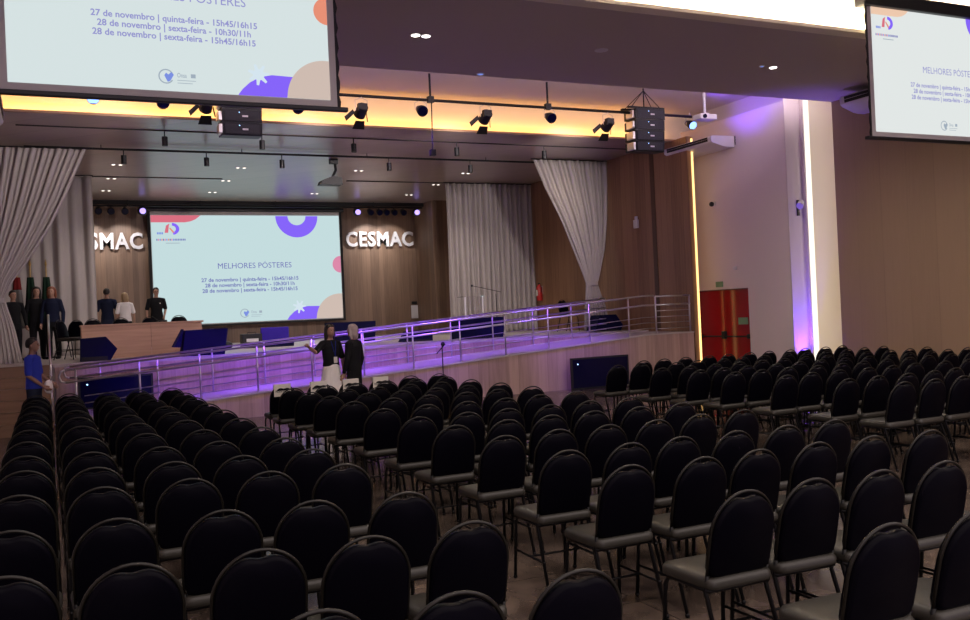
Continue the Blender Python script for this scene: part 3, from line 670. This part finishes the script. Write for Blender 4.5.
fresnel('spotlight with barn doors beside the left speaker array', 2.70, 5.68)
def par(label, x, z, Y=16.9, lens='tv', r=.11, grp='round lamps on the front bar'):
    o = thing('par_light', label, 'stage light', (x, Y, z), 0, grp)
    MB().tube([(0, .12, .06), (0, -.02, .0), (0, -.10, -.04)], [r*.55, r*.9, r], 16).build('housing', 'black', o, True)
    MB().tube([(0, -.10, -.04), (0, -.105, -.043)], r*.92, 16).build('lens', lens, o)
    MB().tube([(-r-.01, 0, .0), (-r-.01, 0, .14), (0, 0, .2), (r+.01, 0, .14), (r+.01, 0, 0)], .008, 6).tube([(0, 0, .2), (0, 0, .27)], .014).build('yoke', 'steel', o)
    return o
par('round lamp hanging beside the drop rod on the front bar', 6.74, 5.79)
par('round lamp on the front bar right of the middle barn-door spotlight', 9.6, 5.79)
par('blue glowing lamp at the right end of the front bar', 13.2, 5.80, lens='lens_b', r=.10)
par('round lamp peeping out left below the left hanging screen', .84, 5.70, lens='lens_b', r=.10)
par('round lamp below the middle of the left hanging screen', 1.95, 5.69)
par('round lamp below the right part of the left hanging screen', 4.3, 5.72)
def can(label, x, Y, z, ztop):
    o = thing('track_spot', label, 'spotlight', (x, Y, z), 0, 'cylinder spots under the stage ceiling')
    MB().tube([(0, 0, -.09), (0, 0, .10)], .058, 14).build('housing', 'black', o); MB().tube([(0, 0, .10), (0, 0, ztop-z)], .012).build('stem', 'black', o)
ws = ORD
for i, (x, Y) in enumerate(((2.31, 19.9), (4.28, 19.9), (6.30, 19.9), (8.79, 19.9), (11.11, 19.9))):
    can('black cylinder spot under the stage ceiling, front row, %s from the left' % ws[i], x, Y, 5.57, 5.785)
for i, (x, Y) in enumerate(((1.65, 21.7), (3.4, 21.7), (5.11, 21.7), (7.75, 21.7), (9.94, 21.7), (12.4, 21.7))):
    can('black cylinder spot under the double rail, second row, %s from the left' % ws[i], x, Y, 5.48, 5.72)
def back_lamp(label, x, lens, r=.11, lit=False):
    o = thing('back_bar_light', label, 'stage light', (x, 30.9, 5.46), 0, 'lamps on the back bar')
    if lit: MB().ball((0, 0, 0), r*1.15, r*.9, r*1.15).build('housing', 'black', o, True); MB().tube([(0, -.085, -.01), (0, -.12, -.02)], r*.7, 16).build('lens', lens, o)
    else: MB().tube([(0, .1, .05), (0, -.1, -.03)], [r*.8, r], 14).build('housing', 'black', o, True); MB().tube([(0, -.1, -.03), (0, -.105, -.032)], r*.85, 14).build('lens', 'tv', o)
    MB().tube([(0, 0, .08), (0, 0, .14)], .02).build('clamp', 'black', o)
back_lamp('purple glowing lamp above the upper left corner of the stage screen', 2.83, 'lens_p', .13, True)
back_lamp('purple glowing lamp just right of the stage screen top', 9.80, 'lens_p', .13, True)
back_lamp('purple glowing lamp at the right end of the back bar', 11.97, 'lens_p', .13, True)
for i, x in enumerate((1.55, 1.91, 2.31)): back_lamp('dark lamp over the left white name, %s from the left' % ws[i], x, None)
for i, x in enumerate((10.27, 10.59, 10.85, 11.14, 11.48)): back_lamp('dark lamp over the right white name, %s from the left' % ws[i], x, None)

def line_array(label, xc, n, ztop, w_=.76):
    o = thing('speaker_array', label, 'speaker', (xc, 16.9, ztop))
    hh = .225
    for k in range(n):
        z = -k*(hh+.005); a = .03*k
        c_ = MB().prism([(-w_/2, -.15+a*.6, z), (-w_/2, .30, z-.02), (-w_/2, .30, z-hh+.02), (-w_/2, -.15+a*.9, z-hh)], (w_, 0, 0)).build('cabinet', 'black', o)
        MB().box(-w_/2+.05, -.158+a*.6, z-hh+.025, w_/2-.05, -.150+a*.6, z-.02).build('grille', 'grille', c_)
        MB().box(.0, -.163+a*.6, z-.13, .10, -.158+a*.6, z-.10).build('badge', 'white', c_)
        MB().ball((-.05, -.16+a*.6, z-.05), .010, seg=8).build('power_light', 'led', c_)
        MB().box(-w_/2-.06, -.1, z-hh+.03, -w_/2, .15, z-.03, .01).build('side_bracket', 'steel', c_)
    MB().box(-w_/2-.14, -.12, .01, w_/2+.02, -.04, .05).box(-w_/2-.14, .14, .01, w_/2+.02, .22, .05).build('flying_frame', 'blackm', o)
    for sx in (-w_/2-.05, w_/2-.08):
        for sy in (-.08, .18): MB().tube([(sx, sy, .05), (-.02, .05, .44)], .009, 6).build('sling', 'blackm', o)
    MB().tube([(-.02, .05, .05), (-.02, .05, 6.55-ztop)], .014, 6).build('chain', 'blackm', o)
line_array('right hanging black speaker array of four boxes beside the gold cove end', 12.03, 4, 6.06)
line_array('left hanging black speaker array partly behind the hanging screen', 3.28, 4, 6.06, .70)

# ceiling-hung projector in the hall, another over the stage
o = thing('projector', 'white projector hung on a pole near the beige wall', 'projector', (13.14, 16.3, 5.80))
MB().box(-.22, -.14, -.03, .22, .14, .09, .02).build('body', 'white', o); MB().tube([(-.12, -.14, .03), (-.12, -.17, .03)], .045, 14).build('lens', 'tv', o)
MB().tube([(0, 0, .09), (0, 0, .75)], .03).box(-.07, -.07, .09, .07, .07, .12).build('pole', 'white', o)
o = thing('projector', 'black projector hung from the double rail over the stage', 'projector', (6.56, 22.6, 5.22))
MB().prism([(-.34, -.18, -.08), (.22, -.18, -.08), (.20, -.18, .10), (-.02, -.18, .13), (-.30, -.18, .02)], (0, .36, 0)).build('body', 'black', o)
MB().tube([(.0, 0, .1), (.10, 0, .3), (.08, 0, .58)], .035).box(-.05, -.06, .45, .15, .06, .58).build('mount', 'black', o)
# air conditioners
def ac(label, x, y0, y1, z0, z1, dirx, depth=.66):
    o = thing('air_conditioner', label, 'air conditioner', (x, y0, z0))
    Hh = z1-z0; L_ = y1-y0; s = dirx
    pr = [(0, Hh), (s*depth*.90, Hh*.97), (s*depth*.98, Hh*.90), (s*depth, Hh*.80), (s*depth*.98, Hh*.45), (s*depth*.90, Hh*.33), (s*depth*.45, Hh*.04), (s*depth*.3, 0), (0, 0)]
    MB().prism([(a, 0, b) for a, b in pr], (0, L_, 0)).build('housing', 'white', o)
    MB().prism([(s*depth*.985, .12, Hh*.86), (s*(depth*.99+.012), .12, Hh*.86), (s*(depth*.975+.012), .12, Hh*.50), (s*depth*.97, .12, Hh*.50)], (0, L_-.24, 0)).build('air_outlet', 'dark', o)
    MB().prism([(s*(depth*.98+.012), .12, Hh*.70), (s*(depth*.98+.03), .12, Hh*.68), (s*(depth*.98+.03), .12, Hh*.665), (s*(depth*.98+.012), .12, Hh*.68)], (0, L_-.24, 0)).build('louvre', 'white', o)
    MB().box(min(0, -s*.02), -.05, .05, max(0, -s*.02)+.02, 0, Hh).build('wall_bracket', 'black', o)
ac('large white air conditioner on the beige wall above the red door', 14.6, 17.1, 18.9, 5.38, 5.64, -1, .68)
ac('white air conditioner on the brown wall beside the right hanging screen', 15.1, 11.9, 13.75, 5.46, 5.80, -1, .66)
ac('white air conditioner at the left edge above the left stage curtain', -1.3, 16.4, 18.2, 5.25, 5.75, 1, .76)
# downlights
def downlight(label, x, y, z, lens, r=.05, n=2, on=True, pw=0, grp='recessed ceiling lamps'):
    o = thing('downlight', label, 'ceiling lamp', (x, y, z), 0, grp)
    for k in range(n):
        dx = (k-(n-1)/2)*.16
        MB().tube([(dx, 0, -.012), (dx, 0, 0)], r+.02, 16).build('trim_ring', 'white', o)
        MB().tube([(dx, 0, -.016), (dx, 0, -.012)], r, 16).build('lens', lens, o)
    if pw: light('downlight_beam', 'SPOT', (x, y, z-.05), (1, .86, .74), pw, (x, y, 0), spot_size=1.9, spot_blend=.8, shadow_soft_size=.08)
downlight('lit twin lamp in the dark soffit right of the left hanging screen', 5.11, 12.68, 5.9, 'lens_w', .06, 2, pw=0)
downlight('unlit lamp in the middle of the dark soffit', 8.16, 12.6, 5.9, 'white', .09, 1)
downlight('small unlit lamp left of the lit one at the right of the soffit', 11.5, 12.66, 5.9, 's_bl', .03, 1)  # lens of this unlit lamp is drawn with a blue glow
downlight('lit lamp at the right end of the dark soffit', 11.76, 12.67, 5.9, 'lens_w', .06, 1, pw=0)
downlight('small bluish sensor on the far edge of the dark soffit', 6.89, 14.45, 5.9, 's_bl', .05, 1)
k = 0
for j, y in enumerate((24.25, 26.5, 28.85)):
    for i, x in enumerate((1.68, 4.65, 7.78, 10.95)):
        downlight('small twin lamp in the stage ceiling, %s row from the hall, %s from the left' % (ws[j], ws[i]), x, y, 5.8, 'lens_s', .04, 2, grp='twin lamps in the stage ceiling')

# ---------------------------------------------------------------- flags
def flag(label, x, y, mats, lean=0.):
    o = thing('flag', label, 'flag', (x, y, ZS))
    MB().tube([(0, 0, 0), (0, 0, .04)], .16, 16).build('base', 'black', o)
    MB().tube([(0, 0, .04), (lean, 0, 2.25)], .014).build('pole', 'brass', o); MB().loft([(lean, 0, 2.25, .02, .02), (lean, 0, 2.30, .03, .03), (lean, 0, 2.42, .003, .003)], 10).build('finial', 'brass', o)
    for k, mt in enumerate(mats):
        bm = bmesh.new(); zt = 1.98-k*.30; zb = (.75 if k == len(mats)-1 else zt-.30); G = []
        for j in range(9):
            z = zt+(zb-zt)*j/8; wd = (.05+.10*(2.15-z)/1.4)
            G.append([bm.verts.new((lean*z/2.2+wd*math.cos(a)*(1+.25*math.sin(5*a)), wd*.7*math.sin(a)*(1+.25*math.sin(5*a+1)), z)) for a in [2*PI*i/30 for i in range(30)]])
        for A, B in zip(G, G[1:]):
            for i in range(30): bm.faces.new((A[i], A[(i+1)%30], B[(i+1)%30], B[i]))
        bm.faces.new(G[0]); bm.faces.new(G[-1][::-1])
        mb = MB(); mb.bm = bm; mb.build('flag_cloth', mt, o, True)
flag('dark green drooping flag left of the dark-haired person in the group', -.33, 25.1, ['flagg'])
flag('dark green drooping flag between the two people at the left curtain', .02, 25.1, ['flagg'])
flag('red and white drooping flag beside the tied left curtain', -.62, 25.0, ['flagr', 'flagw'])

# ---------------------------------------------------------------- people
def person(label, loc, rz, h=1.70, skin='skin', top='cblack', sleeve='short', bottom='jeans', skirt=False, hair='hair', hairlen='short', arms=None, female=False, shoes='cblack', extra=None):
    """local frame: faces -Y; arms = {side: (elbow, wrist)} in metres for a 1.75 m body"""
    root = thing('person', label, 'person', loc, rz); k = h/1.75
    root.scale = (k, k, k)
    sw = .185 if female else .21
    A = {-1: (V(-sw-.06, .02, 1.13), V(-sw-.07, -.06, .88)), 1: (V(sw+.06, .02, 1.13), V(sw+.07, -.06, .88))}
    if arms:
        for s, (e_, w_) in arms.items(): A[s] = (V(*e_), V(*w_))
    b = MB()
    b.loft([(0,0,.86,.15,.10),(0,0,.95,.165,.115),(0,0,1.08,.135,.10),(0,.0,1.22,.155,.11),(0,.005,1.36,.165,.105),(0,.01,1.44,.13,.08),(0,.01,1.49,.06,.055),(0,0,1.56,.052,.055)])
    # head
    b.loft([(0,-.01,1.52,.03,.03),(0,-.03,1.545,.045,.05),(0,-.022,1.58,.062,.078),(0,-.012,1.63,.072,.09),(0,-.004,1.68,.076,.096),(0,0,1.72,.068,.085),(0,.004,1.745,.04,.05),(0,.004,1.752,.012,.015)])
    b.loft([(0,-.118,1.622,.006,.004),(0,-.112,1.625,.013,.02),(0,-.106,1.645,.009,.014),(0,-.098,1.672,.006,.008)], 10)
    for s in (-1, 1):
        b.ball((s*.075, .005, 1.64), .010, .018, .030, 8)
        S0 = V(s*sw*.92, .01, 1.41); E_, W_ = A[s]
        b.limb([V(s*.10, .01, 1.42), S0, S0.lerp(E_, .5), E_, E_.lerp(W_, .5), W_], [.06, .055, .046, .038, .036, .026])
        dr = (W_-E_).normalized(); sd = V(0, 1, 0) if abs(dr.y) < .8 else V(1, 0, 0); sd = (sd-dr*sd.dot(dr)).normalized(); nn = dr.cross(sd)
        pm = W_+dr*.045
        b.limb([W_, pm, W_+dr*.085], [(.026, .026), (.036, .020), (.038, .018)])
        for q, (off, ln) in enumerate(((-.030, .060), (-.010, .072), (.010, .068), (.029, .052))):
            r1 = W_+dr*.088+sd*off; r2 = r1+dr*ln*.55+nn*.008; r3 = r2+dr*ln*.40+nn*.018
            b.limb([r1-dr*.02, r1, r2, r3], [.0095, .0095, .009, .008], 8)
        t1 = W_+dr*.03-sd*.028; b.limb([t1, t1+dr*.03-sd*.022, t1+dr*.058-sd*.026+nn*.01], [.012, .011, .009], 8)
        b.limb([V(s*.09, 0, .90), V(s*.095, .0, .70), V(s*.10, .0, .48), V(s*.10, .02, .30), V(s*.10, .02, .09)], [.088, .078, .056, .052, .036])
        b.limb([V(s*.10, .04, .045), V(s*.105, -.06, .035), V(s*.11, -.15, .028)], [(.038, .040), (.040, .032), (.032, .022)])
    body = b.build('body', skin, root, True); remesh(body, .010)
    # face
    for s in (-1, 1):
        MB().ball((s*.028, -.094, 1.652), .010, .006, .006, 8).build('eye', 'eye', root, True)
        MB().tube([(s*.014, -.100, 1.667), (s*.043, -.090, 1.668)], .003, 5).build('eyebrow', 'hair', root)
    MB().ball((0, -.098, 1.592), .022, .008, .006, 8).build('mouth', 'lips', root, True)
    # top
    t = MB(); t.loft([(0,0,.90 if not skirt else 1.0,.180,.130),(0,0,1.0,.172,.125),(0,0,1.10,.155,.118),(0,0,1.24,.172,.126),(0,.005,1.36,.182,.120),(0,.01,1.44,.145,.095),(0,.01,1.485,.078,.07)])
    for s in (-1, 1):
        S0 = V(s*sw*.92, .01, 1.41); E_, W_ = A[s]
        pth = [V(s*.10, .01, 1.42), S0, S0.lerp(E_, .5), S0.lerp(E_, .85)] if sleeve == 'short' else [V(s*.10, .01, 1.42), S0, S0.lerp(E_, .5), E_, E_.lerp(W_, .5), E_.lerp(W_, .95)]
        t.limb(pth, [.07, .070, .064, .060] if sleeve == 'short' else [.07, .068, .058, .052, .047, .038])
    remesh(t.build('top', top, root, True), .012)
    if skirt:
        bm = bmesh.new(); G = []
        for j in range(13):
            z = 1.06-(1.06-.09)*j/12; r = .135+.20*(j/12)**.8
            G.append([bm.verts.new((r*math.cos(a)*(1+.07*j/12*math.sin(9*a)), r*.85*math.sin(a)*(1+.07*j/12*math.sin(9*a)), z)) for a in [2*PI*i/72 for i in range(72)]])
        for a_, b_2 in zip(G, G[1:]):
            for i in range(72): bm.faces.new((a_[i], a_[(i+1)%72], b_2[(i+1)%72], b_2[i]))
        bm.faces.new(G[0]); mb = MB(); mb.bm = bm; mb.build('skirt', bottom, root, True)
    else:
        q = MB(); q.loft([(0,0,.78,.150,.11),(0,0,.86,.172,.122),(0,0,.96,.176,.126),(0,0,1.03,.160,.118)])
        for s in (-1, 1): q.limb([V(s*.085, 0, .88), V(s*.10, .0, .66), V(s*.105, .0, .46), V(s*.105, .02, .28), V(s*.105, .02, .10)], [.098, .090, .074, .070, .062])
        remesh(q.build('trousers', bottom, root, True), .012)
    for s in (-1, 1):
        MB().limb([V(s*.102, .045, .045), V(s*.107, -.07, .040), V(s*.112, -.17, .030)], [(.045, .047), (.046, .040), (.036, .028)]).build('shoe', shoes, root, True)
    # hair
    hr = MB(); zl = {'short': 1.60, 'long': 1.36, 'bob': 1.50, 'bun': 1.58}[hairlen]
    hr.loft([(0,.050,zl,.050,.045),(0,.045,(zl+1.64)/2,.082 if hairlen != 'short' else .066,.066),(0,.034,1.64,.084,.080),(0,.020,1.69,.090,.095),(0,.006,1.74,.078,.092),(0,.0,1.775,.045,.055),(0,0,1.782,.012,.015)])
    if hairlen in ('long', 'bob'):
        for s in (-1, 1): hr.limb([V(s*.055, -.02, 1.73), V(s*.082, .0, 1.66), V(s*.088, .01, 1.58), V(s*.085, .02, max(zl, 1.42))], [.035, .032, .032, .022])
    if hairlen == 'bun': hr.ball((0, .10, 1.74), .045)
    remesh(hr.build('hair', hair, root, True), .010)
    if extra == 'badge':
        MB().box(-.04, -.150, 1.06, .04, -.142, 1.17, .002).build('badge', 'paper', root)
        MB().tube([(-.05, -.10, 1.46), (0, -.146, 1.17), (.05, -.10, 1.46)], .005, 5).build('lanyard', 'cblue', root)
    if extra == 'bag':
        MB().ball((-.04, -.25, .92), .10, .07, .12).build('white_bundle', 'cwhite', root, True)
    if extra == 'print':
        MB().box(-.07, -.137, 1.15, .08, -.133, 1.19).box(-.04, -.137, 1.07, .06, -.133, 1.13).box(-.08, -.137, 1.02, .08, -.133, 1.05).build('shirt_print', 'paper', root)
    if extra == 'logo':
        MB().box(.06, -.134, 1.30, .09, -.129, 1.33).build('chest_logo', 'paper', root)
    return root
# two women in front of the ramp, near the seating
person('woman in a black top and long white skirt, arm stretched out, before the ramp', (4.56, 16.3, 0), .35, 1.70, top='cblack', bottom='cwhite', skirt=True, hair='hair', hairlen='long', female=True,
       arms={-1: ((-.42, -.12, 1.28), (-.62, -.22, 1.38)), 1: ((.25, -.02, 1.13), (.20, -.12, .89))}, extra='badge')
person('person with ash-grey hair dressed all in black beside the woman in the white skirt', (4.95, 16.2, 0), PI+.7, 1.68, top='cblack', sleeve='long', bottom='cblack', hair='hairg', hairlen='bob', female=True)
person('person in a royal blue T-shirt holding a white cloth by the stage steps', (-.24, 17.3, 0), 1.25, 1.70, skin='skind', top='cblue', bottom='jeans', hairlen='short', extra='bag',
       arms={1: ((.25, -.02, 1.13), (.18, -.22, .98)), -1: ((-.25, .0, 1.13), (-.16, -.20, .95))})
b_ = bpy.data.objects
person('dark-haired person in black with a rose scarf between the green flags', (-.21, 24.5, ZS), .1, 1.70, top='cblack', sleeve='long', bottom='cblack', hairlen='long', female=True)
person('auburn-haired person in dark clothes left of the chairs on the stage', (.12, 24.2, ZS), -.3, 1.68, top='cnavy', sleeve='long', bottom='cblack', hair='hairr', hairlen='bob', female=True)
person('person in black half behind the tied left curtain', (-.70, 24.3, ZS), .4, 1.62, top='cblack', sleeve='long', bottom='cblack', hair='hair', hairlen='short')
person('person in a navy top seen from behind, half hidden by the rear left curtain', (1.56, 28.6, ZS), PI-.2, 1.78, top='cnavy', bottom='jeans', hairlen='short')
person('fair-haired person in a white T-shirt seen from behind, behind the wooden table', (2.02, 28.4, ZS), PI, 1.64, top='cwhite', bottom='cblack', hair='hairb', hairlen='bob', female=True)
person('man in a black T-shirt standing at the left edge of the stage screen', (2.87, 28.4, ZS), .1, 1.76, skin='skin', top='cblack', bottom='cblack', hairlen='short', extra='logo',
       arms={1: ((.25, .02, 1.14), (.17, -.16, .95))})

# ---------------------------------------------------------------- light
Wd = bpy.data.worlds.new('world'); S.world = Wd; Wd.use_nodes = True
bg = Wd.node_tree.nodes['Background']; bg.inputs['Color'].default_value = (1., .84, .82, 1)
_t = Wd.node_tree; _tc = _t.nodes.new('ShaderNodeTexCoord'); _sp = _t.nodes.new('ShaderNodeSeparateXYZ'); _mr = _t.nodes.new('ShaderNodeMapRange')
_t.links.new(_tc.outputs['Generated'], _sp.inputs[0]); _t.links.new(_sp.outputs['Z'], _mr.inputs['Value'])
_mr.inputs['From Min'].default_value = .02; _mr.inputs['From Max'].default_value = .22; _mr.inputs['To Min'].default_value = .45; _mr.inputs['To Max'].default_value = 1.5  # ambient fill added through the open rear, dimmer and purple low down
_t.links.new(_mr.outputs['Result'], bg.inputs['Strength'])
_cr = _t.nodes.new('ShaderNodeValToRGB'); _cr.color_ramp.elements[0].position = 0.; _cr.color_ramp.elements[0].color = (.45, .30, 1., 1); _cr.color_ramp.elements[1].position = .16; _cr.color_ramp.elements[1].color = (1., .84, .80, 1)
_t.links.new(_sp.outputs['Z'], _cr.inputs[0]); _t.links.new(_cr.outputs[0], bg.inputs['Color'])
def strip(name, x0, x1, Y, Z, sz, col, e, target_off):
    xc = (x0+x1)/2
    return light(name, 'AREA', (xc, Y, Z), col, e, (xc, Y+target_off[0], Z+target_off[1]), shape='RECTANGLE', size=x1-x0, size_y=sz)
# hidden strip in the trough above the stage lip
strip('stage_cove_light', -1.4, 14., 18.84, 5.85, .03, (1., .50, .13), 60, (.2, .10))
# hidden strip on the ledge of the near cove
strip('near_cove_light', -1.2, 15., 10.68, 5.96, .05, (1., .84, .62), 260, (.08, .3))
# niche strip: behind the end of the brown wall, shining on the cream panel
light('niche_light', 'AREA', (15.45, 14.66, 3.2), (1., .92, .82), 9, (15.5, 15.44, 3.2), shape='RECTANGLE', size=.05, size_y=6.2)
# gold strip at the end of the wooden wall
light('gold_edge_light', 'AREA', (14.2, 18.4, 2.9), (1., .55, .15), 1.2, (14.6, 18.3, 2.9), shape='RECTANGLE', size=.05, size_y=5.4)
PUR = (.215, .06, 1.)
for x, tx, e in ((1.95, 2.4, 1300), (4.3, 4.9, 2200), (6.74, 7.6, 1600), (9.6, 10.8, 1300)):
    light('purple_beam', 'SPOT', (x, 16.75, 5.6), PUR, e, (tx, 19.5, .6), spot_size=.78, spot_blend=.9, shadow_soft_size=.08)
light('uplight_beam', 'SPOT', (14.80, 15.26, .2), (.13, .03, 1.), 520, (14.78, 15.46, 2.8), spot_size=.95, spot_blend=.9, shadow_soft_size=.04)
light('blue_edge_beam', 'SPOT', (13.2, 16.7, 5.9), (.18, .05, 1.), 90, (15.1, 16.4, 6.7), spot_size=1.5, spot_blend=.8, shadow_soft_size=.05)
# white spots on the names
for x, tx, e in ((1.6, 1.2, 130), (2.2, 2.3, 110), (10.6, 10.5, 170), (11.1, 11.3, 110)):
    light('name_beam', 'SPOT', (x, 30.7, 5.3), (1., .93, .90), e*.6, (tx, 32, 4.2), spot_size=1.25, spot_blend=.5, shadow_soft_size=.05)
light('curtain_beam', 'SPOT', (12.3, 19.9, 5.4), (1., .80, .55), 18, (12.5, 21.6, 4.6), spot_size=.9, spot_blend=.9, shadow_soft_size=.05)
# stage downlights (weak) and hall downlights
for x in (1.68, 4.65, 7.78, 10.95):
    for y in (24.25, 28.5):
        light('stage_lamp', 'SPOT', (x, y, 5.7), (1., .88, .80), 110, (x, y, 0), spot_size=2.2, spot_blend=.9, shadow_soft_size=.12)
light('stage_white_beam', 'SPOT', (4.3, 19.9, 5.4), (.8, .75, 1.), 120, (4.6, 23.2, ZS), spot_size=.5, spot_blend=.8, shadow_soft_size=.05)
for x, y, e in ((5.11, 12.68, 240), (11.76, 12.67, 260), (5.1, 7., 110), (11.7, 7., 150)):  # the rear pair is unseen, added to light floor and seats
    light('hall_lamp', 'SPOT', (x, y, 5.85), (1., .86, .72), e, (x, y, 0), spot_size=2.7, spot_blend=.9, shadow_soft_size=.1)
for x, e, tg in ((2.7, 280, (-.6, 21.6, 3.9)), (5.54, 420, (3.2, 26, 2.8)), (8.14, 420, (8.4, 26, 2.8)), (11.03, 420, (11.6, 26, 3.))):
    light('fresnel_beam', 'SPOT', (x, 17.2, 5.42), (1., .88, .84), e, tg, spot_size=1.3, spot_blend=.9, shadow_soft_size=.1)
strip('soffit_edge_light', -1.2, 15., 14.68, 6.0, .05, (1., .82, .92), 115, (.3, .3))
